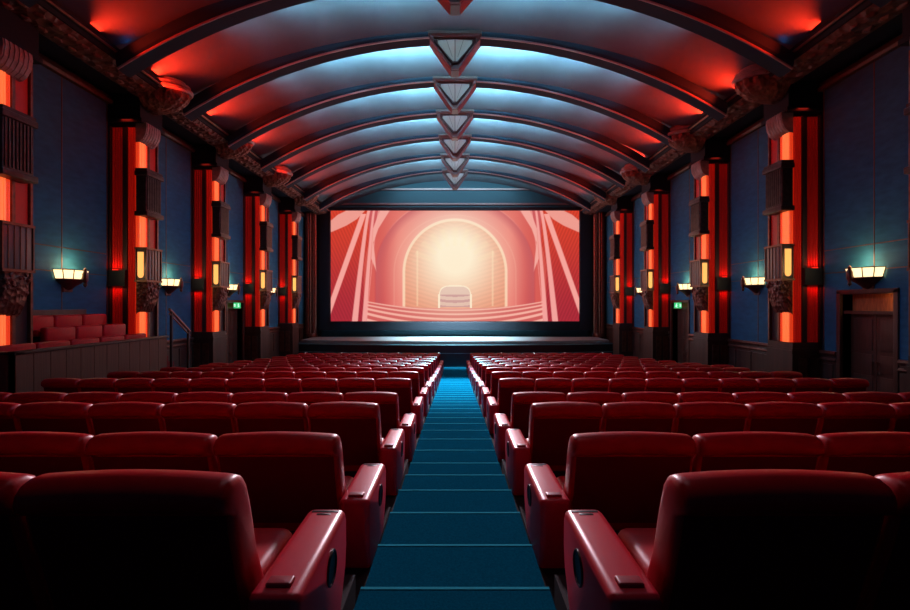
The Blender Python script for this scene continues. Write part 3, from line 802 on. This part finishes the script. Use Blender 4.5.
# stairs from the box down to the floor
stp = empty('box_stairs', (-9.1, 14.6, CZ-fh(14.6))); tag(stp, 'red carpeted stairs going down beyond the raised seating box', 'stairs')
m = MB(); base = CZ-fh(16.5)
for k in range(6):
    zt = CZ-1.50-k*.20
    if zt < base: break
    m.box(-9.40, -8.5, 13.92+.3*k, 13.92+.3*(k+1), base-.1, zt)
m.v = [(a+9.1, b-14.6, c-(CZ-fh(14.6))) for a, b, c in m.v]
m.build('step_treads', REDCARPET, stp)
hr = empty('handrail', (-8.4, 14.2, CZ-fh(14.3))); tag(hr, 'sloping metal handrail on posts beside the left stairs', 'handrail')
ho = Vector(hr.location)
def hrel(mb): mb.v = [(a-ho.x, b-ho.y, c-ho.z) for a, b, c in mb.v]; return mb
m = MB()
for dz, r_ in ((0, .035), (-.13, .022)): m.tube([(-8.42, 14.15, CZ-.12+dz), (-8.42, 15.25, CZ-.84+dz)], r_, 10)
hrel(m).build('rail', STEEL, hr)
for (y, z) in ((14.25, -.19), (15.15, -.80)):
    m = MB(); m.box(-8.45, -8.39, y-.03, y+.03, CZ-fh(15.1)-.03, CZ+z); hrel(m).build('post', DARKM, hr)

# ------------------------------------------------------------------ chairs
WD = .80
def back_mesh(mb, wd, inset_face=False):
    # side outline (y, z): rear face leans towards the back of the hall, a thick roll on top
    P = [(.40, .14), (.30, .16), (.235, .32), (.165, .55), (.10, .78), (.072, .905), (.070, .925), (.045, .940), (.012, .965), (.0, 1.005),
         (.010, 1.050), (.040, 1.085), (.085, 1.102), (.145, 1.100), (.195, 1.075), (.235, 1.02), (.265, .93), (.300, .80), (.345, .62), (.43, .44), (.50, .38), (.50, .30), (.46, .18)]
    cy = sum(p[0] for p in P)/len(P); hw = wd/2-.006
    ST = [(-1, .060), (-.992, .035), (-.972, .014), (-.94, .003), (-.88, 0), (-.6, 0), (-.3, 0), (0, 0), (.3, 0), (.6, 0), (.88, 0), (.94, .003), (.972, .014), (.992, .035), (1, .060)]
    loops = []
    for t, ins in ST:
        lo = []
        for (y, z) in P:
            # centre line of the back at this height
            yc = .30-.17*(z-.2)/.9+.0; top = 1.03
            k = 1-ins/.13*.9
            yy = yc+(y-yc)*k
            zz = z if z < .9 else z-(z-.9)*(ins/.06)*.30
            zz = zz if zz < .56 else .56+(zz-.56)*.915
            zz -= .022*t*t*max(0, (z-.6)/.5)         # slightly crowned top
            flare = 1.0+.018*(1-min(1, z/1.05))
            lo.append((t*hw*flare, yy, zz))
        loops.append(lo)
    return mb.loft(loops)
def make_chair(aisle, s):
    """s = +1 : chair right of the aisle (aisle side at -x)"""
    r = empty('cinema_chair', (0, 0, 0))
    m = MB(); back_mesh(m, WD); bk = m.build('backrest', LEATHER, r, ang=50)
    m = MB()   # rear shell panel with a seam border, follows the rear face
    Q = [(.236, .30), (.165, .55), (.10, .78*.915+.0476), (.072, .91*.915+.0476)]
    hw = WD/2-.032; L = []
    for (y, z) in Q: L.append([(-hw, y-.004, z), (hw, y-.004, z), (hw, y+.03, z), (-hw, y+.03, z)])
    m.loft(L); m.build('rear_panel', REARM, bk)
    m = MB(); m.rbox(-WD/2+.045, WD/2-.045, .40, 1.0, .20, .42, .06); m.build('seat', LEATHER, r)
    m = MB(); m.box(-WD/2+.08, WD/2-.08, .26, .90, .0, .22); m.box(-WD/2+.12, WD/2-.12, .22, .93, 0, .04); m.build('base', BASEM, r)
    m = MB(); x = s*(WD/2); m.rbox(min(x, x-s*.11), max(x, x-s*.11), .33, .90, .18, .52, .035); m.build('armrest', LEATHER, r)
    if aisle:
        X = lambda a: -s*a
        x0, x1 = WD/2-.02+.02, WD/2+.20
        P = []   # side outline (y,z), rounded corners
        def cor(cy, cz, rr, a0, a1, n=5):
            for k in range(n+1):
                a = math.radians(a0+(a1-a0)*k/n); P.append((cy+rr*math.cos(a), cz+rr*math.sin(a)))
        P.append((.12, .0)); P.append((.06, .25)); cor(.09, .52, .03, 180, 90); cor(.90, .50, .05, 90, 10); P.append((.955, .36)); P.append((.93, .22)); P.append((.80, .02)); P.append((.77, .0))
        cyy, czz = .5, .30; loops = []
        for t, ins in ((0, .028), (.04, .012), (.12, .002), (.2, 0), (.8, 0), (.88, .002), (.96, .012), (1, .028)):
            xx = x0+(x1-x0)*t
            loops.append([(X(xx), y+(-ins if y > cyy else ins), z-(ins if z > czz else 0)) for y, z in P])
        m = MB(); m.loft(loops); ar = m.build('console_armrest', LEATHER2, r, ang=50)
        cx = X((x0+x1)/2)
        m = MB(); m.rbox(cx-.050, cx+.050, .12, .19, .545, .568, .010); m.build('button_pad', PAD, ar)
        m = MB(); m.rbox(cx-.070, cx+.070, .875, .900, .5485, .5525, .002); m.rbox(cx-.036, cx+.036, .838, .862, .5485, .5520, .002)
        m.build('tray_slot', BLACK, ar)
        m = MB(); L = []
        xo = X(x1)
        for (dx, rr) in ((-.004, .092), (.006, .092), (.009, .086), (.007, .080), (-.004, .078)):
            L.append([(xo+(-s)*dx, .58+rr*math.cos(2*PI*k/28), .385+rr*math.sin(2*PI*k/28)) for k in range(28)])
        m.loft(L, cap=False); ch = m.build('cup_holder', BLACK, ar)
        m = MB(); L = []
        for (dx, rr) in ((.0035, .080), (.002, .06), (.001, .002)):
            L.append([(xo+(-s)*dx, .58+rr*math.cos(2*PI*k/28), .385+rr*math.sin(2*PI*k/28)) for k in range(28)])
        m.loft(L, cap=False); m.build('cup_opening', BLACK, ch)
    return r
ROWW = ['nearest', 'second nearest', 'third nearest', 'fourth', 'fifth', 'sixth', 'seventh', 'eighth', 'ninth', 'tenth', 'eleventh', 'twelfth', 'thirteenth', 'fourteenth and last']
SEATW = ['first', 'second', 'third', 'fourth', 'fifth', 'sixth', 'seventh', 'eighth', 'ninth', 'tenth', 'eleventh']
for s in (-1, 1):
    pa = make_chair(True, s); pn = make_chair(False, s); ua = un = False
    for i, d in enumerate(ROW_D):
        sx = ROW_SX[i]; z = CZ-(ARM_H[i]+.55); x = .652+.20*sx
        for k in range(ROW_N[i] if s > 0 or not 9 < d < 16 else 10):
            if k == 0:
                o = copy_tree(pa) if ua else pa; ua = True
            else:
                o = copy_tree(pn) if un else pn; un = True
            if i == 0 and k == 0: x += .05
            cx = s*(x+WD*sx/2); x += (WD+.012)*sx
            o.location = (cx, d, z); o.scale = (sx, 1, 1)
            if k == 0:
                for c in o.children:
                    if c.name.startswith('console'): c.location.x = -s*.05/sx if i == 0 else 0
            o['group'] = 'red leather cinema chairs in rows'
            if k == 0:
                lab = 'red cinema chair with wide aisle armrest, %s of the aisle, %s row' % ('left' if s < 0 else 'right', ROWW[i])
            else:
                lab = 'red cinema chair in the %s row, %s seat %s of the aisle' % (ROWW[i], SEATW[k], 'left' if s < 0 else 'right')
            tag(o, lab, 'chair')
